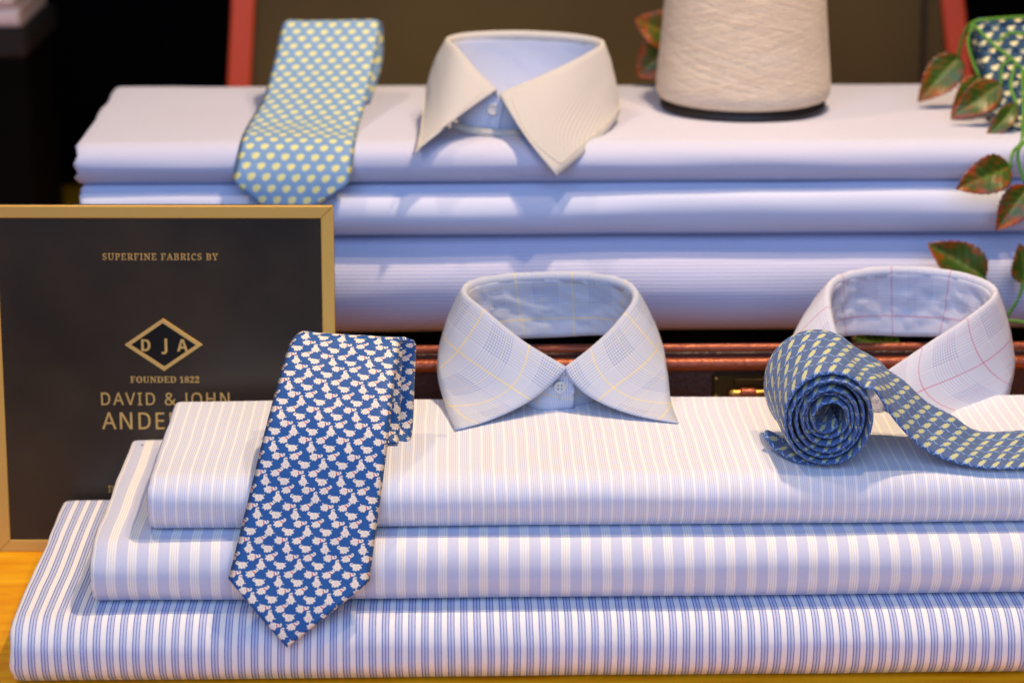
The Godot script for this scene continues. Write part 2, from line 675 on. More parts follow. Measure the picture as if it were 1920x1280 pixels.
func make_backdrop() -> void:
	# a black drop behind the table, with shallow folds
	var g := []
	var uv := []
	for i in 13:
		var row := []
		var ru := []
		for j in 141:
			var x := -1.6 + j * 3.2 / 140.0
			row.append(Vector3(x, 1.9 - i * 0.18, -1.42 + 0.035 * sin(x * 21.0 + 1.5 * noise.get_noise_1d(x * 2.0)) + 0.01 * sin(x * 57.0)))
			ru.append(Vector2(x, i * 0.18))
		g.append(row)
		uv.append(ru)
	var t := thing("black_curtain", "black curtain hanging across the back of the window display", "curtain", Vector3(0, -0.25, -1.42))
	part("cloth", shell(g, uv, 0.003), M.black_cloth, t)
	# canvas panel in a red wooden frame, leaning back
	var p := thing("framed_panel", "brown canvas panel in a red wooden frame standing behind the bolts", "panel", Vector3(0.1, 0, -0.86))
	var zb := -0.83
	var xl: float = -0.2189
	var xr: float = 0.5161
	for s in [[Vector3(-0.2212, 0.2149, -0.8550), Vector3(-0.2149, 0.3009, -0.8640)], [Vector3(0.5204, 0.2117, -0.8550), Vector3(0.5078, 0.2985, -0.8640)]]:
		var lo: Vector3 = s[0]
		var hi: Vector3 = s[1]
		var d := (hi - lo) / (hi.y - lo.y)
		var foot := lo - d * lo.y
		var head := foot + d * 0.78
		var pst := part("post", rail(foot, head, 0.0235, 0.02), M.red_wood, p)
		pst.rotation = Vector3.ZERO
	for h in [0.03, 0.765]:
		var st := start()
		add_bevel_box(st, Vector3(xl, h - 0.012, zb - 0.008 - h * 0.09), Vector3(xr, h + 0.012, zb + 0.008 - h * 0.09), 0.002)
		part("rail", done(st), M.red_wood, p)
	var cg := []
	var cu := []
	for i in 15:
		var row := []
		var ru := []
		for j in 31:
			var x := lerpf(xl, xr, j / 30.0)
			var y := 0.03 + i * 0.735 / 14.0
			row.append(Vector3(x, y, zb - 0.004 - y * 0.09 + 0.004 * noise.get_noise_2d(x * 5.0, y * 5.0)))
			ru.append(Vector2(x, y))
		cg.append(row)
		cu.append(ru)
	part("canvas", shell(cg, cu, 0.002), M.canvas, p)
	var seam := part("seam", bevel_box(Vector3(-0.002, 0.04, -0.003), Vector3(0.002, 0.74, 0.003), 0.001), M.brown_board, p, false)
	seam.position = Vector3(0.4795 - 0.1, 0.0, 0.033)
	seam.rotation.x = -0.09
	# a brown upright box at the far left with white cloth laid over it
	var bx := thing("brown_box", "tall dark brown box at the far left behind the plaque", "box", Vector3(-0.61, 0, -1.05))
	part("box_top", bevel_box(Vector3(-0.78, 0.2215, -1.15), Vector3(-0.4533, 0.2510, -0.95), 0.004), M.brown_board, bx)
	part("body", bevel_box(Vector3(-0.775, 0.0, -1.145), Vector3(-0.4550, 0.2215, -0.953), 0.003), M.black_cloth, bx)  # black colour stands in for shade over the lower part of the brown box
	var wt := thing("folded_cloth", "white folded cloth lying on the brown box at the far left", "cloth", Vector3(-0.63, 0.37, -1.05))
	var yt: float = 0.2510
	for k in 3:
		part("fold", bolt_mesh(-0.76, -0.4608 - k * 0.004, yt + 0.001 + k * 0.022, 0.021, -1.13, -0.955, 0.009, 40 + k, 0.002, 0.0006), M.white_cloth, wt)
	# dark shape at the far left on the table
	var sack := thing("black_bag", "low black cloth bag on the table at far left", "bag", Vector3(-0.56, 0, -1.0))
	part("body", lathe([Vector2(0.001, 0.0), Vector2(0.07, 0.0), Vector2(0.082, 0.02), Vector2(0.078, 0.06), Vector2(0.06, 0.12), Vector2(0.04, 0.16), Vector2(0.015, 0.18), Vector2(0.001, 0.182)], Vector3(-0.575, 0, -1.0), 32, 0.1), M.black_cloth, sack)


func rail(a: Vector3, b: Vector3, w: float, d: float) -> ArrayMesh:
	# a straight square bar from A to B, with chamfered corners
	var g := []
	var uv := []
	for e in [[a, 0.8], [a.lerp(b, 0.004), 1.0], [b.lerp(a, 0.004), 1.0], [b, 0.8]]:
		var row := []
		var ru := []
		for k in [[-1, -0.85], [-1, 0.85], [-0.85, 1], [0.85, 1], [1, 0.85], [1, -0.85], [0.85, -1], [-0.85, -1], [-1, -0.85]]:
			row.append(e[0] + Vector3(k[0] * w / 2 * e[1], 0, k[1] * d / 2 * e[1]))
			ru.append(Vector2(k[0] * w, e[0].y))
		g.append(row)
		uv.append(ru)
	var st := start()
	st.set_smooth_group(-1)
	add_grid(st, g, uv)
	return done(st)


func make_lamps() -> void:
	var tr := thing("lamp_track", "black lamp track above the window display", "lamp track", Vector3(0, 1.62, -0.3))
	part("bar", bevel_box(Vector3(-0.9, 1.61, -0.40), Vector3(1.0, 1.64, 0.04), 0.003), M.lamp_metal, tr)
	var specs := [
		[Vector3(0.31, 1.46, -0.14), Vector3(0.06, 0.12, -0.06), 1.28, "rear right"],
		[Vector3(0.46, 1.46, 0.06), Vector3(0.06, 0.18, -0.22), 0.45, "front right"],
		[Vector3(-0.45, 1.46, -0.12), Vector3(-0.04, 0.12, -0.08), 0.36, "left"],
	]
	for s in specs:
		var at: Vector3 = s[0]
		var to: Vector3 = s[1]
		var t := thing("spot_lamp", "black spot lamp at the %s of the lamp track" % s[3], "lamp", at, "spot lamps over the display")
		var d := (to - at).normalized()
		var body := part("housing", lathe([Vector2(0.001, 0.12), Vector2(0.03, 0.12), Vector2(0.034, 0.1), Vector2(0.036, 0.0), Vector2(0.032, 0.0), Vector2(0.03, 0.02)], Vector3.ZERO, 32), M.lamp_metal, t, false)
		var q := Quaternion(Vector3.DOWN, d)
		body.quaternion = q
		var lens := part("lens", lathe([Vector2(0.03, 0.012), Vector2(0.02, 0.008), Vector2(0.0005, 0.006)], Vector3.ZERO, 32), M.lamp_glow, t, false)
		lens.quaternion = q
		part("stem", tube([at - d * 0.08, Vector3(at.x, 1.61, at.z)], 0.008, 6), M.lamp_metal, t)
		var l := SpotLight3D.new()
		l.name = "beam"
		l.light_color = Color(1.0, 0.865, 0.69)
		l.light_energy = s[2]
		l.light_size = 0.026
		l.spot_angle = 44
		l.spot_angle_attenuation = 0.5
		l.spot_range = 6
		l.spot_attenuation = 2
		l.shadow_enabled = true
		t.add_child(l)
		l.position = d * 0.012
		l.look_at_from_position(at + d * 0.012, to, Vector3.BACK)


# ---------------------------------------------------------------- suitcase

func make_suitcase() -> void:
	var t := thing("suitcase", "open brown leather suitcase with copper edging under the rear bolts", "suitcase", Vector3(0.1, 0, -0.35))
	var x0 := -0.36
	var x1 := 0.56
	var zf := -0.14
	var zb := -0.58
	var h := 0.128
	part("front_wall", bevel_box(Vector3(x0, 0, zf - 0.012), Vector3(x1, h, zf), 0.003), M.leather, t)
	part("back_wall", bevel_box(Vector3(x0, 0, zb), Vector3(x1, h, zb + 0.012), 0.003), M.leather, t)
	part("side_wall", bevel_box(Vector3(x0, 0.001, zb + 0.013), Vector3(x0 + 0.012, h, zf - 0.013), 0.003), M.leather, t)
	part("side_wall", bevel_box(Vector3(x1 - 0.012, 0.001, zb + 0.013), Vector3(x1, h, zf - 0.013), 0.003), M.leather, t)
	part("lining", bevel_box(Vector3(x0 + 0.013, 0.002, zb + 0.013), Vector3(x1 - 0.013, 0.05, zf - 0.013), 0.004), M.bounce_lining, t)  # unseen floor, tan put in to bounce warm light under the rear bolts
	part("riser", bevel_box(Vector3(-0.27, 0.051, -0.5), Vector3(0.5, 0.111, -0.33), 0.004), M.black_lining, t)
	# rim: a strip between two rounded edges
	part("rim_strip", bevel_box(Vector3(x0, h, zf - 0.011), Vector3(x1, h + 0.009, zf - 0.001), 0.002), M.leather, t)
	part("rim_edge", tube([Vector3(x0, h + 0.0095, zf - 0.005), Vector3(0.0, h + 0.0098, zf - 0.005), Vector3(0.3, h + 0.0095, zf - 0.005), Vector3(x1, h + 0.0095, zf - 0.005)], 0.0035, 40, 12), M.rim, t)
	part("rim_edge", tube([Vector3(x0, h - 0.001, zf + 0.001), Vector3(0.0, h - 0.001, zf + 0.0012), Vector3(0.3, h - 0.0012, zf + 0.001), Vector3(x1, h - 0.001, zf + 0.001)], 0.005, 40, 12), M.rim, t)
	# latch
	var lx: float = 0.2123
	var ly: float = 0.1104
	var lt := part("latch", bevel_box(Vector3(lx - 0.02, ly - 0.011, zf - 0.001), Vector3(lx + 0.024, ly + 0.009, zf + 0.003), 0.0015), M.old_brass, t)
	part("bar", tube([Vector3(lx - 0.008, ly - 0.005, zf + 0.006), Vector3(lx + 0.008, ly - 0.005, zf + 0.007), Vector3(lx + 0.022, ly - 0.005, zf + 0.006)], 0.0028, 12, 12), M.brass, lt)
	part("hinge", tube([Vector3(lx + 0.0, ly - 0.005, zf + 0.0062), Vector3(lx + 0.007, ly - 0.005, zf + 0.0068), Vector3(lx + 0.013, ly - 0.005, zf + 0.0066)], 0.0042, 8, 12), M.rim, lt)
	part("tab", bevel_box(Vector3(lx - 0.004, ly + 0.0, zf + 0.003), Vector3(lx + 0.02, ly + 0.006, zf + 0.005), 0.0008), M.old_brass, lt)
	for k in [[-0.017, 0.006], [-0.017, -0.008], [0.02, 0.0065]]:
		part("rivet", lathe([Vector2(0.0022, 0), Vector2(0.0018, 0.001), Vector2(0.0002, 0.0015)], Vector3(lx + k[0], ly + k[1], zf + 0.003), 12), M.brass, lt)


# ---------------------------------------------------------------- bolts of cloth

func bolt_profile(t: float, zb: float, zf: float, r: float, y0: float, inset: float) -> Array:
	# closed loop of Vector2(z, y), starting at the bottom back and running forward along the bottom
	var out := []
	var y_lo := y0 + inset
	var y_hi := y0 + t - inset
	var b := zb + inset
	var f := zf - inset
	var ry := minf((y_hi - y_lo) / 2 * 0.98, r)
	var rf := maxf(ry * 1.25, 0.0005)
	for k in 10:
		out.append(Vector2(lerpf(b + minf(ry, maxf(ry * 0.4, 0.0004)), f - rf, k / 10.0), y_lo))
	for k in 9:
		var a := -PI / 2 + PI / 2 * k / 8.0
		out.append(Vector2(f - rf + rf * cos(a), y_lo + ry + ry * sin(a)))
	for k in 9:
		var a := PI / 2 * k / 8.0
		out.append(Vector2(f - rf + rf * cos(a), y_hi - ry + ry * sin(a)))
	# the back edge is pressed flatter than the front fold
	var rb := minf(ry, maxf(ry * 0.4, 0.0004))
	for k in range(1, 10):
		out.append(Vector2(lerpf(f - rf, b + rb, k / 10.0), y_hi))
	for k in 9:
		var a := PI / 2 + PI / 2 * k / 8.0
		out.append(Vector2(b + rb + rb * cos(a), y_hi - rb + rb * sin(a)))
	for k in 9:
		var a := PI + PI / 2 * k / 8.0
		out.append(Vector2(b + rb + rb * cos(a), y_lo + rb + rb * sin(a)))
	out.append(out[0])
	return out


func bolt_mesh(x0: float, x1: float, y0: float, t: float, zb: float, zf: float, r: float, sd: int, ragged := 0.0015, wave := 0.0012, segs := 90) -> ArrayMesh:
	var rows := []
	# left end from the middle outwards, the length, then the right end
	var ins := [0.0, 0.0006, 0.0018]
	var q := 0.0045
	while q < t / 2 - 0.002:
		ins.append(q)
		q += 0.0036
	ins.append(t / 2 - 0.0003)
	for k in range(ins.size() - 1, -1, -1):
		rows.append([x0 + (0.004 if k == 0 else 0.0012 if k == 1 else 0.0 if k % 2 == 0 else 0.0016), ins[k]])
	for k in range(1, segs):
		rows.append([lerpf(x0 + 0.004, x1 - 0.004, float(k) / segs), 0.0])
	for k in ins.size():
		rows.append([x1 - (0.004 if k == 0 else 0.0012 if k == 1 else 0.0 if k % 2 == 0 else 0.0016), ins[k]])
	var g := []
	var uv := []
	for rr in rows:
		var x: float = rr[0]
		var inset: float = rr[1]
		var pr := bolt_profile(t, zb, zf, r, y0, inset)
		var row := []
		var ru := []
		var v := 0.0
		for k in pr.size():
			var p: Vector2 = pr[k]
			if k:
				v += p.distance_to(pr[k - 1])
			var up := smoothstep(y0 + t * 0.1, y0 + t * 0.9, p.y)
			var n1 := noise.get_noise_3d(x * 5.0, p.x * 9.0, sd * 11.3) * wave * up
			var n2 := noise.get_noise_3d(x * 4.0, sd * 7.7, p.y * 26.0) * wave * 1.6 * smoothstep(zb, zf, p.x)
			var end := exp(-minf(x - x0, x1 - x) / 0.004)
			var rag := noise.get_noise_3d(p.y * 170.0, p.x * 22.0, sd * 3.1) * ragged * end
			row.append(Vector3(x + rag, p.y + n1, p.x + n2))
			ru.append(Vector2(x + noise.get_noise_3d(x * 7.0, v * 12.0, sd * 2.7) * 0.0009, v))
		g.append(row)
		uv.append(ru)
	var st := start()
	add_grid(st, g, uv)
	return done(st)


func bolt(label: String, mat: Material, x0: float, x1: float, y0: float, t: float, zb: float, zf: float, r: float, sd: int, group: String, ragged := 0.0015, wave := 0.0012, marks: Array = []) -> void:
	var o := thing("fabric_bolt", label, "fabric bolt", Vector3((x0 + x1) / 2, y0, (zb + zf) / 2), group)
	part("folded_cloth", bolt_mesh(x0, x1, y0, t, zb, zf, r, sd, ragged, wave), mat, o)
	for k in marks:
		part("lint", tube([k, k + Vector3(0.0009, 0.0002, 0.0002), k + Vector3(0.0018, 0.0, 0.0006)], 0.00035, 6, 6), M.dark_hole, o)


func make_bolts() -> void:
	var gf := "bolts in the front stack"
	bolt("white bolt with groups of three thin blue stripes, bottom of the front stack", M.bolt_triple, -0.2895, 0.405, 0.0, 0.0455, -0.080, 0.162, 0.021, 1, gf, 0.0015, 0.0012, [Vector3(-0.0020, 0.0442, 0.1240)])
	bolt("pale blue bolt with white band stripes, middle of the front stack", M.bolt_wide, -0.2395, 0.42, 0.0455, 0.0425, -0.0925, 0.1365, 0.0205, 2, gf, 0.0015, 0.0012, [Vector3(-0.2311, 0.0884, -0.0735)])
	bolt("white bolt with very fine blue stripes, top of the front stack", M.bolt_fine, -0.2035, 0.43, 0.088, 0.037, -0.069, 0.1135, 0.018, 3, gf)
	var gr := "bolts in the rear stack"
	bolt("thick bolt with fine horizontal lavender lines, bottom of the rear stack", M.bolt_lines, -0.294, 0.50, 0.1115, 0.083, -0.50, -0.246, 0.040, 4, gr)
	bolt("plain pale blue bolt, middle of the rear stack under the cream collar", M.bolt_plain, -0.296, 0.49, 0.195, 0.043, -0.505, -0.252, 0.0205, 5, gr, 0.004, 0.0014)
	bolt("lavender twill bolt under the yarn cone, top of the rear stack", M.bolt_twill, -0.2985, 0.48, 0.238, 0.034, -0.513, -0.256, 0.0165, 6, gr, 0.0035, 0.0012)


# ---------------------------------------------------------------- plaque

func lettering(word: String, serif: bool, bold: bool, cap_h: float, width: float, at: Vector3, parent: Node3D, mat: Material) -> void:
	var sf := SystemFont.new()
	sf.font_names = PackedStringArray(["Droid Serif" if serif else "Droid Sans"])
	sf.font_weight = 700 if bold else 400
	var tm := TextMesh.new()
	var fv := FontVariation.new()
	fv.base_font = sf
	tm.font = fv
	tm.text = word
	tm.font_size = 64
	tm.depth = 0.0008
	tm.curve_step = 2.0
	tm.pixel_size = cap_h / 46.0
	# open the letters out until the word has its width
	var w0 := tm.get_aabb().size.x
	if word.length() > 1 and width > 0:
		fv.spacing_glyph = int(round((width - w0) / tm.pixel_size / (word.length() - 1)))
	var o := MeshInstance3D.new()
	o.name = "lettering"
	o.mesh = tm
	o.material_override = mat
	parent.add_child(o, true)
	var box := tm.get_aabb()
	var sc := width / box.size.x if width > 0 else 1.0
	o.scale = Vector3(sc, 1, 1)
	o.position = at - Vector3(box.get_center().x * sc, box.get_center().y, 0) + Vector3(0, 0, 0.0003)


func make_sign() -> void:
	var t := thing("plaque", "square black plaque with gold border and gold lettering, leaning at left", "sign", Vector3(-0.2162, 0, -0.087))
	t.rotation = Vector3(deg_to_rad(-4.5), deg_to_rad(-1.6), 0)
	var w := 0.2531
	var h := 0.2600
	var b := 0.0090
	# local: x from -w/2, y from 0
	part("board", bevel_box(Vector3(-w / 2, 0, -0.008), Vector3(w / 2, h, -0.002), 0.001), M.logo_black, t, false)
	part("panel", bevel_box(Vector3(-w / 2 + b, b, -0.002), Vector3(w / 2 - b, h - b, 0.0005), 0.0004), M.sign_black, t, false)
	var ring := [Vector2(-w / 2, 0), Vector2(w / 2, 0), Vector2(w / 2, h), Vector2(-w / 2, h)]
	for i in 4:
		# four strips of moulding that meet in mitres
		var o0: Vector2 = ring[i]
		var o1: Vector2 = ring[(i + 1) % 4]
		var along := (o1 - o0).normalized()
		var inward := Vector2(-along.y, along.x)
		var g := 0.00025
		var bs := start()
		bs.set_smooth_group(-1)
		var pts := []
		for e in [[0.0, -0.002], [0.0, 0.0010], [0.0006, 0.0016], [b - 0.0006, 0.0013], [b, 0.0008], [b, -0.002]]:
			var s0: Vector2 = o0 + along * (e[0] + g) + inward * e[0]
			var s1: Vector2 = o1 - along * (e[0] + g) + inward * e[0]
			pts.append([Vector3(s0.x, s0.y, e[1]), Vector3(s1.x, s1.y, e[1])])
		for k in pts.size() - 1:
			quad(bs, [pts[k][0], pts[k][1], pts[k + 1][1], pts[k + 1][0]])
		for e in 2:
			for k in range(1, pts.size() - 1):
				for q in ([0, k, k + 1] if e == 0 else [0, k + 1, k]):
					bs.set_uv(Vector2.ZERO)
					bs.add_vertex(pts[q][e])
		part("border", done(bs), M.gold, t, false)
	var z := 0.0008
	var k := 0.000388
	var cx := 0.0012
	var cyy := func(y: float) -> float: return 0.2600 - (y - 389.5) * 0.2600 / 644.0
	lettering("SUPERFINE FABRICS BY", true, false, 0.0037, 216 * k, Vector3(cx - 0.0006, cyy.call(482.0), z), t, M.gold_letter)
	lettering("FOUNDED 1822", true, true, 0.0042, 130 * k, Vector3(cx, cyy.call(708.0), z), t, M.gold_letter)
	lettering("DAVID & JOHN", false, false, 0.0092, 243 * k, Vector3(cx, cyy.call(747.0), z), t, M.gold_letter)
	lettering("ANDERSON", false, false, 0.0125, 243 * k, Vector3(cx, cyy.call(785.0), z), t, M.gold_letter)
	lettering("EX", true, false, 0.0043, 16 * k, Vector3(cx - 0.0412, cyy.call(914.0), z), t, M.gold_letter)
	# raised diamond with the three initials
	var dw := 73.0 * k
	var dh := 48.0 * 0.2625 / 648.0
	var dc := Vector3(cx, cyy.call(643.0), 0.0005)
	var em := MeshInstance3D.new()
	var st := start()
	st.set_smooth_group(-1)
	var out := []
	var inn := []
	for e in [[-1, 0], [0, 1], [1, 0], [0, -1]]:
		out.append(Vector3(e[0] * dw, e[1] * dh, 0))
		inn.append(Vector3(e[0] * dw * 0.84, e[1] * dh * 0.84, 0))
	var zz := Vector3(0, 0, 0.0022)
	for i in 4:
		var j := (i + 1) % 4
		quad(st, [out[i] + zz, out[j] + zz, inn[j] + zz, inn[i] + zz])
		quad(st, [out[i], out[j], out[j] + zz, out[i] + zz])
		quad(st, [inn[i] + zz, inn[j] + zz, inn[j], inn[i]])
	em.mesh = done(st)
	em.name = "emblem"
	em.material_override = M.gold_letter
	em.position = dc
	t.add_child(em, true)
	var fs := start()
	fs.set_smooth_group(-1)
	var zi := Vector3(0, 0, 0.0008)
	quad(fs, [inn[0] + zi, inn[1] + zi, inn[2] + zi, inn[3] + zi])
	var fill := part("field", done(fs), M.logo_black, em, false)
	fill.position = Vector3.ZERO
	var xs := [-0.0130, 0.0006, 0.0138]
	for i in 3:
		lettering("DJA"[i], false, true, 0.0088, 0.0, Vector3(xs[i], -0.0004 if i != 1 else -0.0012, 0.0010), em, M.gold_letter)


# ---------------------------------------------------------------- yarn cone

func make_cone() -> void:
	var at := Vector3(0.2415, 0.2718, -0.403)
	var t := thing("yarn_cone", "cream yarn wound on a tall cone on the rear stack", "yarn cone", at)
	part("core", lathe([Vector2(0.001, 0.0), Vector2(0.0685, 0.0), Vector2(0.0695, 0.002), Vector2(0.069, 0.006), Vector2(0.064, 0.0085), Vector2(0.024, 0.19), Vector2(0.022, 0.215), Vector2(0.001, 0.215)], at, 64), M.cone_base, t)
	var prof := [Vector2(0.058, 0.0095), Vector2(0.066, 0.0088), Vector2(0.0705, 0.0105), Vector2(0.0728, 0.015), Vector2(0.0733, 0.021)]
	for k in range(1, 40):
		var q := k / 40.0
		prof.append(Vector2(0.0733 - 0.014 * q , 0.021 + 0.16 * q))
	prof.append_array([Vector2(0.056, 0.186), Vector2(0.048, 0.19), Vector2(0.026, 0.191)])
	part("yarn", lathe(prof, at, 128, 0.004), M.yarn, t)


# ---------------------------------------------------------------- collars

func collar(label: String, leaf_mat: Material, band_mat: Material, at: Vector3, R: Array, L: Array, B: Array, mid_l: Vector3, mid_r: Vector3, button_at: Vector3, thread_mat: Material, sd: int, crease := 0.0008) -> Node3D:
	var t := thing("shirt_collar", label, "collar", at, "stiff shirt collars on the bolts")
	var n := 88
	var ctr := Vector3.ZERO
	for p in R:
		ctr += p / R.size()
	# the band's two ends overlap at the button
	var Rb := R.duplicate()
	Rb[0] += Vector3(0.006, -0.003, 0.0012)
	Rb[Rb.size() - 1] -= Vector3(0, 0.001, 0.001)
	B[0] += Vector3(0, 0, 0.0016)
	B[B.size() - 1] -= Vector3(0, 0, 0.001)
	var lg := []
	var lu := []
	var bg := []
	var bu := []
	var arc := 0.0
	var last := crv(R, 0)
	for i in n + 1:
		var s := float(i) / n
		var r := crv(R, s)
		var l := crv(L, s)
		var b := crv(B, s)
		arc += r.distance_to(last)
		last = r
		var o := (r - ctr) * Vector3(1, 0, 1)
		o = o.normalized()
		# the fall: over the fold and down to its edge, bowed at the two fronts towards their own middle point
		var wl := pow(clampf(1.0 - s * 4.0, 0, 1), 1.5)
		var wr := pow(clampf(1.0 - (1.0 - s) * 4.0, 0, 1), 1.5)
		var m := (r + l) / 2 + o * 0.0025
		m = m.lerp(mid_l, wl).lerp(mid_r, wr)
		var row := [r - o * 0.0036 - Vector3.UP * 0.007, r - o * 0.0033 - Vector3.UP * 0.003, r - o * 0.0022 - Vector3.UP * 0.0006, r - o * 0.0008 + Vector3.UP * 0.0002]
		var ctl := m * 2.0 - (r + l) / 2
		for k in range(0, 15):
			var q := k / 14.0
			var p := r.lerp(ctl, q).lerp(ctl.lerp(l, q), q)
			p += o * (0.0006 * noise.get_noise_3d(s * 12.0, q * 4.0, sd * 5.0)) * sin(q * PI)
			row.append(p)
		var ru := []
		var v := -0.011
		for k in row.size():
			if k:
				v += row[k].distance_to(row[k - 1])
			ru.append(Vector2(arc, v))
		lg.append(row)
		lu.append(ru)
		var rt := crv(Rb, s)
		var top := rt - o * 0.0036 - Vector3.UP * 0.0028
		var brow := []
		var bru := []
		for k in 15:
			var q := k / 14.0
			var p := top.lerp(b, q) + o * 0.002 * sin(q * PI)
			var cr := noise.get_noise_3d(s * 26.0 + q * 5.0, q * 5.0, sd * 9.0) * crease
			p += o * cr * sin(q * PI)
			brow.append(p)
			bru.append(Vector2(arc, q * 0.046))
		bg.append(brow)
		bu.append(bru)
	part("fall", shell(lg, lu, 0.0016), leaf_mat, t)
	part("band", shell(bg, bu, 0.0014), band_mat, t)
	# a row of stitching just inside the edge of the fall
	if thread_mat == null:
		return finish_collar(t, button_at, at)
	var sp := []
	for k in range(5, 18):
		sp.append(stitch_at(lg, 3.0, k))
	for i in range(5, n - 4, 2):
		sp.append(stitch_at(lg, float(i), 17))
	for k in range(17, 4, -1):
		sp.append(stitch_at(lg, n - 3.0, k))
	part("stitching", tube(sp, 0.00045, 260, 6), thread_mat, t)
	return finish_collar(t, button_at, at)


func finish_collar(t: Node3D, button_at: Vector3, at: Vector3) -> Node3D:
	# button with four holes, sewn on the front of the band
	var bt := part("button", lathe([Vector2(0.0005, 0.0), Vector2(0.0043, 0.0), Vector2(0.0047, 0.0006), Vector2(0.0045, 0.0013), Vector2(0.0038, 0.0016), Vector2(0.0032, 0.0012), Vector2(0.0002, 0.0012)], Vector3.ZERO, 24), M.shell_button, t, false)
	bt.position = button_at - at
	bt.rotation = Vector3(deg_to_rad(78), 0, 0)
	for e in [[-1, -1], [1, -1], [1, 1], [-1, 1]]:
		var ho := part("hole", lathe([Vector2(0.0005, 0.0), Vector2(0.0005, 0.0002), Vector2(0.0001, 0.0002)], Vector3.ZERO, 8), M.dark_hole, bt, false)
		ho.position = Vector3(e[0] * 0.0013, 0.0013, e[1] * 0.0013)
	return t


func stitch_at(g: Array, i: float, k: int) -> Vector3:
	var a := int(i)
	var p: Vector3 = g[a][k]
	var di: Vector3 = g[mini(a + 1, g.size() - 1)][k] - g[maxi(a - 1, 0)][k]
	var dj: Vector3 = g[a][mini(k + 1, g[a].size() - 1)] - g[a][k - 1]
	return p + di.cross(dj).normalized() * 0.0010


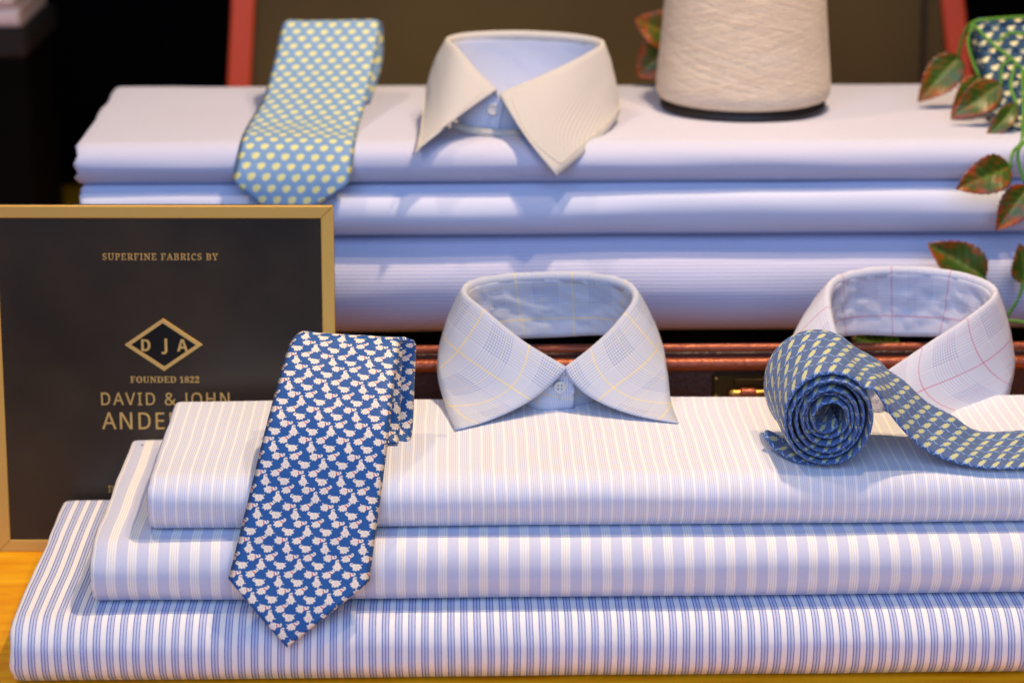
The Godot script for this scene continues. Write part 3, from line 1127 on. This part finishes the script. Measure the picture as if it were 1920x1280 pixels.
func make_collars() -> void:
	collar("pale blue checked collar with yellow lines, on the front stack's middle", M.check_yellow, M.check_yellow, Vector3(0.03, 0.125, -0.05),
		[Vector3(0.0774, 0.1561, -0.0350), Vector3(0.0454, 0.1714, -0.0520), Vector3(0.0195, 0.1868, -0.0750), Vector3(0.0039, 0.1946, -0.1050), Vector3(0.0191, 0.1970, -0.1320), Vector3(0.0691, 0.1966, -0.1480), Vector3(0.1160, 0.1972, -0.1320), Vector3(0.1320, 0.1918, -0.1050), Vector3(0.1176, 0.1786, -0.0750), Vector3(0.0980, 0.1671, -0.0520), Vector3(0.0756, 0.1553, -0.0365)],
		[Vector3(-0.0021, 0.1262, 0.0104), Vector3(-0.0100, 0.1310, -0.0400), Vector3(-0.0146, 0.1444, -0.0700), Vector3(-0.0109, 0.1532, -0.1150), Vector3(0.0091, 0.1636, -0.1500), Vector3(0.0700, 0.1629, -0.1660), Vector3(0.1297, 0.1628, -0.1500), Vector3(0.1495, 0.1521, -0.1150), Vector3(0.1518, 0.1432, -0.0700), Vector3(0.1521, 0.1305, -0.0400), Vector3(0.1545, 0.1262, -0.0012)],
		[Vector3(0.0825, 0.1252, -0.0409), Vector3(0.0538, 0.1252, -0.0391), Vector3(0.0278, 0.1324, -0.0750), Vector3(0.0166, 0.1533, -0.1000), Vector3(0.0328, 0.1503, -0.1280), Vector3(0.0732, 0.1477, -0.1430), Vector3(0.1123, 0.1530, -0.1280), Vector3(0.1263, 0.1526, -0.1000), Vector3(0.1170, 0.1358, -0.0750), Vector3(0.0997, 0.1252, -0.0553), Vector3(0.0709, 0.1252, -0.0362)],
		Vector3(0.0434, 0.1327, -0.0200), Vector3(0.1021, 0.1346, -0.0200), Vector3(0.0727, 0.1414, -0.0380), null, 3, 0.0030)
	collar("white checked collar with thin red lines, behind the rolled tie", M.check_red, M.check_red, Vector3(0.26, 0.125, -0.05),
		[Vector3(0.2983, 0.1465, -0.0340), Vector3(0.2803, 0.1561, -0.0550), Vector3(0.2711, 0.1745, -0.0800), Vector3(0.2725, 0.1930, -0.1120), Vector3(0.2917, 0.1978, -0.1380), Vector3(0.3342, 0.1984, -0.1520), Vector3(0.3797, 0.1964, -0.1380), Vector3(0.3980, 0.1907, -0.1100), Vector3(0.3746, 0.1802, -0.0800), Vector3(0.3375, 0.1653, -0.0550), Vector3(0.3020, 0.1497, -0.0340)],
		[Vector3(0.2329, 0.1262, -0.0088), Vector3(0.2325, 0.1307, -0.0500), Vector3(0.2376, 0.1462, -0.0780), Vector3(0.2500, 0.1572, -0.1120), Vector3(0.2728, 0.1619, -0.1500), Vector3(0.3387, 0.1605, -0.1680), Vector3(0.4003, 0.1610, -0.1500), Vector3(0.4123, 0.1429, -0.1120), Vector3(0.4068, 0.1295, -0.0820), Vector3(0.3886, 0.1142, -0.0500), Vector3(0.3267, 0.1262, 0.0319)],
		[Vector3(0.3021, 0.1252, -0.0283), Vector3(0.2854, 0.1252, -0.0312), Vector3(0.2811, 0.1296, -0.0780), Vector3(0.2790, 0.1512, -0.1080), Vector3(0.2966, 0.1510, -0.1320), Vector3(0.3355, 0.1458, -0.1460), Vector3(0.3690, 0.1484, -0.1320), Vector3(0.3841, 0.1484, -0.1080), Vector3(0.3672, 0.1365, -0.0800), Vector3(0.3321, 0.1252, -0.0461), Vector3(0.2960, 0.1252, -0.0260)],
		Vector3(0.2637, 0.1299, -0.0150), Vector3(0.3122, 0.1324, -0.0120), Vector3(0.3006, 0.1373, -0.0340), null, 5, 0.0030)
	var rc := collar("cream woven collar with pale blue inside, on the rear stack", M.cream_weave, M.blue_weave, Vector3(0.03, 0.272, -0.32),
		[Vector3(0.0318, 0.3087, -0.2860), Vector3(0.0135, 0.3238, -0.3020), Vector3(-0.0004, 0.3358, -0.3270), Vector3(-0.0068, 0.3382, -0.3600), Vector3(0.0116, 0.3384, -0.3850), Vector3(0.0559, 0.3380, -0.3950), Vector3(0.1019, 0.3363, -0.3850), Vector3(0.1211, 0.3342, -0.3600), Vector3(0.1020, 0.3276, -0.3270), Vector3(0.0703, 0.3176, -0.3020), Vector3(0.0343, 0.3059, -0.2850)],
		[Vector3(-0.0335, 0.2678, -0.2380), Vector3(-0.0301, 0.2763, -0.2680), Vector3(-0.0260, 0.2878, -0.3180), Vector3(-0.0203, 0.3009, -0.3650), Vector3(0.0026, 0.3070, -0.4050), Vector3(0.0564, 0.3087, -0.4120), Vector3(0.1143, 0.3043, -0.4050), Vector3(0.1320, 0.2869, -0.3650), Vector3(0.1304, 0.2783, -0.3250), Vector3(0.1071, 0.2675, -0.2680), Vector3(0.0780, 0.2516, -0.2340)],
		[Vector3(0.0340, 0.2739, -0.2930), Vector3(0.0056, 0.2777, -0.2980), Vector3(-0.0020, 0.2863, -0.3250), Vector3(0.0015, 0.2835, -0.3600), Vector3(0.0201, 0.2774, -0.3820), Vector3(0.0580, 0.2743, -0.3900), Vector3(0.1000, 0.2770, -0.3820), Vector3(0.1111, 0.2830, -0.3600), Vector3(0.0931, 0.2783, -0.3300), Vector3(0.0554, 0.2719, -0.2980), Vector3(0.0234, 0.2756, -0.2910)],
		Vector3(-0.0070, 0.2867, -0.2580), Vector3(0.0540, 0.2792, -0.2520), Vector3(0.0293, 0.2936, -0.2870), M.cream_edge, 7, 0.0006)
	part("piping", tube([Vector3(-0.0038, 0.2793, -0.2970), Vector3(0.0106, 0.2763, -0.2920), Vector3(0.0318, 0.2745, -0.2880), Vector3(0.0539, 0.2722, -0.2920)], 0.0032, 24, 10), M.cream_edge, rc)


# ---------------------------------------------------------------- neckties

func ribbon(A: Array, B: Array, th: float, n := 120, cols := 18, tip_end := 0.0, u_off := 0.0, v_off := 0.0, belly := 0.0) -> ArrayMesh:
	# a soft flat tube between the edge curves A and B; TIP_END cuts its end to a point
	var ac := []
	var bc := []
	var ss := [0.0]
	var fine := n * 3
	for i in fine + 1:
		ac.append(crv(A, float(i) / fine))
		bc.append(crv(B, float(i) / fine))
		if i:
			ss.append(ss[i - 1] + ((ac[i] + bc[i]) / 2 - (ac[i - 1] + bc[i - 1]) / 2).length())
	var total: float = ss[fine]
	var g := []
	var uv := []
	for i in n + 1:
		var row := []
		var ru := []
		for side in 2:
			for c in cols + 1:
				var cc := c if side == 0 else cols - c
				var q := float(cc) / cols
				var s := total * i / n
				s *= 1.0 - tip_end * absf(2.0 * q - 1.0) / total
				var lo := 0
				var hi := fine
				while hi - lo > 1:
					var md := (lo + hi) / 2
					if ss[md] <= s:
						lo = md
					else:
						hi = md
				var f: float = (s - ss[lo]) / maxf(ss[hi] - ss[lo], 1e-7)
				var pa: Vector3 = ac[lo].lerp(ac[hi], f)
				var pb: Vector3 = bc[lo].lerp(bc[hi], f)
				var w := pb - pa
				var j0 := maxi(lo - 2, 0)
				var j1 := mini(hi + 2, fine)
				var d: Vector3 = (ac[j1] + bc[j1]) / 2 - (ac[j0] + bc[j0]) / 2
				var nn := w.cross(d).normalized()
				# full in the middle, rounded off at the two edges and the ends
				var e := absf(2.0 * q - 1.0)
				var k := sqrt(maxf(1.0 - pow(e, 10.0), 0.0))
				if i == 0 or i == n:
					k *= 0.45
				var off := th * 0.5 * k * (1.0 if side == 0 else -1.0)
				off += belly * (1.0 - e * e) + 0.0011 * noise.get_noise_3d(s * 30.0, q * 2.2, v_off * 9.0 + 3.0) * k
				row.append(pa.lerp(pb, q) + nn * off)
				var wl := w.length()
				ru.append(Vector2(u_off + (q * wl if side == 0 else -q * wl), v_off + s))
		row.append(row[0])
		ru.append(ru[0])
		g.append(row)
		uv.append(ru)
	var st := start()
	add_grid(st, g, uv, true)
	for e in [[0, false], [n, true]]:
		var r: Array = g[e[0]]
		var u: Array = uv[e[0]]
		for c in cols:
			var q := [[r[c], r[c + 1]], [r[2 * cols + 1 - c], r[2 * cols - c]]]
			add_grid(st, q, [[u[c], u[c + 1]], [u[c], u[c + 1]]], e[1])
	return done(st)


func make_ties() -> void:
	# blue tie hung over the front stack
	var t := thing("necktie", "royal blue necktie with white animals hanging over the front stack", "necktie", Vector3(-0.09, 0.125, 0.03))
	var front_l := [Vector3(-0.1061, 0.1966, 0.0130), Vector3(-0.1084, 0.2012, 0.0260), Vector3(-0.1136, 0.1961, 0.0380), Vector3(-0.1199, 0.1778, 0.0680), Vector3(-0.1272, 0.1530, 0.0970), Vector3(-0.1362, 0.1186, 0.1195), Vector3(-0.1457, 0.0833, 0.1425), Vector3(-0.1529, 0.0574, 0.1600), Vector3(-0.1585, 0.0352, 0.1700)]
	var front_r := [Vector3(-0.0371, 0.1905, 0.0120), Vector3(-0.0382, 0.1948, 0.0240), Vector3(-0.0394, 0.1904, 0.0380), Vector3(-0.0426, 0.1732, 0.0670), Vector3(-0.0457, 0.1494, 0.0960), Vector3(-0.0508, 0.1155, 0.1190), Vector3(-0.0562, 0.0805, 0.1420), Vector3(-0.0598, 0.0543, 0.1600), Vector3(-0.0622, 0.0331, 0.1700)]
	part("blade", ribbon(front_l, front_r, 0.0034, 150, 20, 0.044), M.tie_blue, t)
	var back_l := [Vector3(-0.112, 0.1955, 0.016), Vector3(-0.112, 0.185, 0.008), Vector3(-0.112, 0.150, 0.012), Vector3(-0.112, 0.1325, 0.020), Vector3(-0.112, 0.1275, 0.032)]
	var back_r := [Vector3(-0.0311, 0.1933, 0.0150), Vector3(-0.0284, 0.1864, 0.0100), Vector3(-0.0297, 0.1609, 0.0140), Vector3(-0.0311, 0.1320, 0.0200), Vector3(-0.0331, 0.1244, 0.0340)]
	part("back_fold", ribbon(back_l, back_r, 0.0034, 60, 16, 0.0, 0.004, 0.05), M.tie_blue, t)
	var in_l := [Vector3(-0.112, 0.191, 0.020), Vector3(-0.112, 0.160, 0.0235), Vector3(-0.112, 0.135, 0.030), Vector3(-0.112, 0.1285, 0.042)]
	var in_r := [Vector3(-0.0373, 0.1898, 0.0210), Vector3(-0.0386, 0.1641, 0.0240), Vector3(-0.0396, 0.1354, 0.0300), Vector3(-0.0405, 0.1276, 0.0420)]
	part("inner_fold", ribbon(in_l, in_r, 0.003, 60, 16, 0.0, 0.013, 0.02), M.tie_blue, t)
	# pale tie on the rear stack
	var p := thing("necktie", "light blue necktie with yellow motifs hanging over the rear stack", "necktie", Vector3(-0.15, 0.272, -0.35))
	var rl := [Vector3(-0.1422, 0.3364, -0.4520), Vector3(-0.1457, 0.3395, -0.4380), Vector3(-0.1477, 0.3326, -0.4250), Vector3(-0.1519, 0.3116, -0.3950), Vector3(-0.1575, 0.2910, -0.3500), Vector3(-0.1658, 0.2796, -0.3080), Vector3(-0.1690, 0.2740, -0.2680), Vector3(-0.1721, 0.2576, -0.2490), Vector3(-0.1757, 0.2422, -0.2420), Vector3(-0.1805, 0.2132, -0.2390)]
	var rr := [Vector3(-0.0615, 0.3351, -0.4520), Vector3(-0.0633, 0.3396, -0.4380), Vector3(-0.0635, 0.3322, -0.4250), Vector3(-0.0670, 0.3122, -0.3950), Vector3(-0.0724, 0.2906, -0.3500), Vector3(-0.0777, 0.2766, -0.3080), Vector3(-0.0791, 0.2705, -0.2660), Vector3(-0.0812, 0.2540, -0.2480), Vector3(-0.0833, 0.2392, -0.2420), Vector3(-0.0867, 0.2109, -0.2390)]
	part("blade", ribbon(rl, rr, 0.0034, 120, 18, 0.034, 0.0, 0.0), M.tie_pale, p)
	part("back_fold", ribbon([Vector3(-0.1386, 0.3354, -0.4520), Vector3(-0.1405, 0.3281, -0.4580), Vector3(-0.1430, 0.3062, -0.4520), Vector3(-0.155, 0.2765, -0.44)], [Vector3(-0.0624, 0.3352, -0.4520), Vector3(-0.0618, 0.3272, -0.4560), Vector3(-0.0628, 0.3020, -0.4480), Vector3(-0.0724, 0.2732, -0.4200)], 0.0034, 50, 14, 0.0, 0.004, 0.05), M.tie_pale, p)
	make_rolled_tie()
	# teal tie at the right end of the rear stack
	var q := thing("necktie", "dark teal necktie with cream animals under the leafy vine", "necktie", Vector3(0.44, 0.272, -0.33))
	part("blade", ribbon([Vector3(0.4346, 0.3389, -0.4000), Vector3(0.4297, 0.3475, -0.3850), Vector3(0.4290, 0.3357, -0.3700), Vector3(0.4308, 0.3079, -0.3400), Vector3(0.4333, 0.2794, -0.3120), Vector3(0.4397, 0.2614, -0.2850)], [Vector3(0.5152, 0.3385, -0.4000), Vector3(0.5109, 0.3472, -0.3850), Vector3(0.5098, 0.3354, -0.3700), Vector3(0.5094, 0.3075, -0.3400), Vector3(0.5104, 0.2791, -0.3120), Vector3(0.5133, 0.2611, -0.2850)], 0.0036, 70, 16), M.tie_teal, q)
	part("back_fold", ribbon([Vector3(0.4324, 0.3392, -0.3980), Vector3(0.4315, 0.3308, -0.4000), Vector3(0.4361, 0.3092, -0.3950), Vector3(0.4443, 0.2875, -0.3900)], [Vector3(0.5147, 0.3389, -0.3980), Vector3(0.5157, 0.3305, -0.4000), Vector3(0.5177, 0.3088, -0.3950), Vector3(0.5251, 0.2872, -0.3900)], 0.0036, 40, 14), M.tie_teal, q)


func make_rolled_tie() -> void:
	var t := thing("necktie", "blue necktie with yellow green motifs rolled up in a spiral", "necktie", Vector3(0.24, 0.125, 0.06))
	var fc := Vector3(0.2444, 0.1629, 0.0980)
	fc.y = 0.125 + 0.0345
	var fa := []
	var fb := []
	var turns := 5.8
	var steps := 104
	var ax := Vector3(0.001, 0.001, -0.084)
	var rng := RandomNumberGenerator.new()
	rng.seed = 4
	# a wound spiral: begins inside, ends at the upper right of the outermost turn
	for i in steps + 1:
		var q := float(i) / steps
		var r := 0.0088 + (0.0325 - 0.0088) * pow(q, 0.92)
		var a := deg_to_rad(42.0) + (1.0 - q) * turns * TAU
		var wob := 1.0 + 0.035 * sin(a * 2.0 + q * 9.0) * (1.0 - q * 0.6)
		var dr := Vector3(cos(a) * 0.93, sin(a), 0) * r * wob
		var tuck := 0.0028 * sin(q * 17.0) - 0.006 * (1.0 - q)
		var o := fc + dr
		fa.append(o + ax.normalized() * -tuck)
		fb.append(o + dr * 0.2 * q * q * q + ax + Vector3(0, 0.0, 0.004 * (1.0 - q)))
	# then it leaves the roll and runs down to the cloth and off to the right
	fa.append_array([Vector3(0.2742, 0.1797, 0.0960), Vector3(0.2837, 0.1642, 0.0960), Vector3(0.2945, 0.1508, 0.0960), Vector3(0.3094, 0.1380, 0.0970), Vector3(0.3276, 0.1307, 0.1000), Vector3(0.3483, 0.1286, 0.1030), Vector3(0.3763, 0.1283, 0.1040), Vector3(0.4152, 0.1280, 0.1040)])
	fb.append_array([Vector3(0.2867, 0.1776, 0.0160), Vector3(0.2970, 0.1697, 0.0180), Vector3(0.3076, 0.1628, 0.0220), Vector3(0.3233, 0.1481, 0.0210), Vector3(0.3398, 0.1390, 0.0220), Vector3(0.3596, 0.1349, 0.0240), Vector3(0.3925, 0.1339, 0.0240), Vector3(0.4351, 0.1335, 0.0240)])
	for k in [fa, fb]:
		for i in range(k.size() - 3, k.size()):
			k[i].y = 0.1275
	part("blade", ribbon(fa, fb, 0.0031, 420, 18), M.tie_green, t)
	# the loose narrow end peeping out under the roll
	part("tail", ribbon([Vector3(0.2066, 0.1373, 0.0550), Vector3(0.2135, 0.1291, 0.0680), Vector3(0.2245, 0.1270, 0.0850), Vector3(0.2377, 0.1250, 0.0880)], [Vector3(0.2087, 0.1378, 0.0500), Vector3(0.2219, 0.1307, 0.0450), Vector3(0.2358, 0.1285, 0.0500), Vector3(0.2506, 0.1207, 0.0500)], 0.003, 40, 10), M.tie_green, t)


# ---------------------------------------------------------------- vines

func leaf_mesh(base: Vector3, tip: Vector3, width: float, face: Vector3, curl: float, sd: int, redness: float) -> ArrayMesh:
	var along := tip - base
	var ln := along.length()
	var d := along / ln
	var s := d.cross(face).normalized()
	var up := s.cross(d)
	var g := []
	var uv := []
	var col := []
	var n := 26
	var m := 16
	for i in n + 1:
		var q := float(i) / n
		var w := width * 0.5 * pow(sin(PI * pow(q, 0.8)), 0.75) * (1.0 - 0.25 * q) * 1.12
		w *= 1.0 + 0.05 * sin(q * 60.0 + sd)
		w = maxf(w, 0.0004)
		var row := []
		var ru := []
		var rc := []
		for j in m + 1:
			var e := 2.0 * j / m - 1.0
			var vein := pow(absf(sin((q * 7.0 - absf(e) * 1.6) * PI)), 6.0)
			var lift := absf(e) * w * 0.32 - curl * ln * q * q + 0.03 * ln * sin(q * 9.0 + sd) * absf(e) - vein * 0.0006
			row.append(base + d * (q * ln) + s * (e * w) + up * lift)
			ru.append(Vector2(e, q))
			var edge := clampf(pow(absf(e), 2.2) * 0.9 + pow(q, 3.0) * 0.8 + noise.get_noise_3d(q * 5.0, e * 2.0, sd * 4.0) * 0.9 - 0.30 + redness, 0, 1)
			var green := Color(0.035, 0.085, 0.008)
			var c := green.lerp(Color(0.16, 0.22, 0.02), clampf(1.0 - absf(e) * 5.0, 0, 1) * 0.8 + (1.0 - vein) * 0.12)
			c = c.lerp(Color(0.40, 0.055, 0.006), edge)
			c = c.lerp(Color(0.05, 0.02, 0.008), clampf(pow(absf(e), 8.0), 0, 1) * 0.5)
			rc.append(c)
		g.append(row)
		uv.append(ru)
		col.append(rc)
	return shell(g, uv, 0.0006, col)


func make_vines() -> void:
	var fr := Vector3(0, 0.35, 1)
	var v := thing("leafy_vine", "green vine with red edged leaves trailing over the teal tie", "vine", Vector3(0.45, 0.272, -0.33))
	for s in [
		[Vector3(0.4873, 0.3516, -0.3800), Vector3(0.4508, 0.3507, -0.3750), Vector3(0.4265, 0.3478, -0.3720), Vector3(0.4222, 0.3325, -0.3900), Vector3(0.4212, 0.3129, -0.4000)],
		[Vector3(0.4261, 0.3472, -0.3700), Vector3(0.4215, 0.3331, -0.3650), Vector3(0.4257, 0.3162, -0.3600), Vector3(0.4306, 0.3052, -0.3550)],
		[Vector3(0.4253, 0.3470, -0.3660), Vector3(0.4389, 0.3334, -0.3520), Vector3(0.4528, 0.3228, -0.3370), Vector3(0.4669, 0.3077, -0.3280)],
		[Vector3(0.4811, 0.3366, -0.3500), Vector3(0.4660, 0.3403, -0.3520), Vector3(0.4535, 0.3416, -0.3550), Vector3(0.4423, 0.3342, -0.3520)],
		[Vector3(0.4417, 0.3031, -0.3250), Vector3(0.4428, 0.3184, -0.3300), Vector3(0.4506, 0.3231, -0.3350)],
		[Vector3(0.4497, 0.2930, -0.3000), Vector3(0.4479, 0.3053, -0.3180), Vector3(0.4535, 0.3205, -0.3300)],
		[Vector3(0.4585, 0.3165, -0.3280), Vector3(0.4562, 0.2903, -0.3050), Vector3(0.4486, 0.2701, -0.2720), Vector3(0.4358, 0.2654, -0.2460), Vector3(0.4331, 0.2531, -0.2400)],
		[Vector3(0.4556, 0.2735, -0.2700), Vector3(0.4417, 0.2698, -0.2470), Vector3(0.4397, 0.2601, -0.2430), Vector3(0.4447, 0.2420, -0.2380)],
	]:
		part("stem", tube(s, 0.0014, 24, 8), M.stem, v)
	for l in [
		[Vector3(0.4220, 0.3147, -0.4000), Vector3(0.3877, 0.2806, -0.3850), 0.030, 0.10, 1, 0.05],
		[Vector3(0.4305, 0.3061, -0.3550), Vector3(0.4055, 0.2790, -0.3350), 0.019, 0.05, 2, -0.05],
		[Vector3(0.4416, 0.3049, -0.3250), Vector3(0.4008, 0.2809, -0.3120), 0.027, 0.10, 3, 0.08],
		[Vector3(0.4497, 0.2939, -0.3000), Vector3(0.4227, 0.2667, -0.2850), 0.016, 0.05, 4, -0.05],
		[Vector3(0.4334, 0.2556, -0.2400), Vector3(0.3899, 0.2429, -0.2220), 0.030, 0.12, 5, 0.10],
		[Vector3(0.4481, 0.2398, -0.2380), Vector3(0.4217, 0.2096, -0.2220), 0.026, 0.10, 6, 0.25],
	]:
		part("leaf", leaf_mesh(l[0], l[1], l[2], fr, l[3], l[4], l[5]), M.leaf, v)
	# the lower vine, hanging in front of the rear stack into the suitcase
	var w := thing("leafy_vine", "lower green vine at the right, beside the white checked collar", "vine", Vector3(0.42, 0.14, -0.22))
	for s in [
		[Vector3(0.4632, 0.1888, -0.2350), Vector3(0.4475, 0.1713, -0.2280), Vector3(0.4428, 0.1543, -0.2250), Vector3(0.4321, 0.1351, -0.2250)],
		[Vector3(0.4321, 0.1351, -0.2250), Vector3(0.4403, 0.1351, -0.2220), Vector3(0.4535, 0.1344, -0.2150)],
		[Vector3(0.4321, 0.1351, -0.2250), Vector3(0.4225, 0.1518, -0.2280), Vector3(0.4134, 0.1709, -0.2220)],
		[Vector3(0.4321, 0.1351, -0.2250), Vector3(0.3936, 0.1151, -0.2050), Vector3(0.3547, 0.1190, -0.2000), Vector3(0.3419, 0.1256, -0.2000)],
	]:
		part("stem", tube(s, 0.0014, 24, 8), M.stem, w)
	for l in [
		[Vector3(0.4142, 0.1705, -0.2220), Vector3(0.3684, 0.1978, -0.2240), 0.034, 0.02, 7, 0.02],
		[Vector3(0.4496, 0.1647, -0.2280), Vector3(0.4418, 0.1959, -0.2280), 0.024, 0.05, 8, -0.15],
		[Vector3(0.3453, 0.1238, -0.2000), Vector3(0.3067, 0.1299, -0.1950), 0.026, 0.02, 9, -0.4],
	]:
		part("leaf", leaf_mesh(l[0], l[1], l[2], fr, l[3], l[4], l[5]), M.leaf, w)
	# sprig behind the yarn cone
	var x := thing("leafy_vine", "small sprig of red edged leaves behind the yarn cone", "vine", Vector3(0.2, 0.272, -0.5))
	part("stem", tube([Vector3(0.2, 0.2725, -0.5), Vector3(0.1911, 0.2824, -0.5000), Vector3(0.1888, 0.3060, -0.5000), Vector3(0.1902, 0.3294, -0.5000)], 0.0016, 20, 8), M.stem, x)
	for l in [
		[Vector3(0.1923, 0.3154, -0.5000), Vector3(0.1576, 0.3322, -0.4950), 0.034, 0.05, 10, 0.22],
		[Vector3(0.1906, 0.3069, -0.5000), Vector3(0.1597, 0.2825, -0.4950), 0.040, 0.10, 11, 0.22],
	]:
		part("leaf", leaf_mesh(l[0], l[1], l[2], fr, l[3], l[4], l[5]), M.leaf, x)
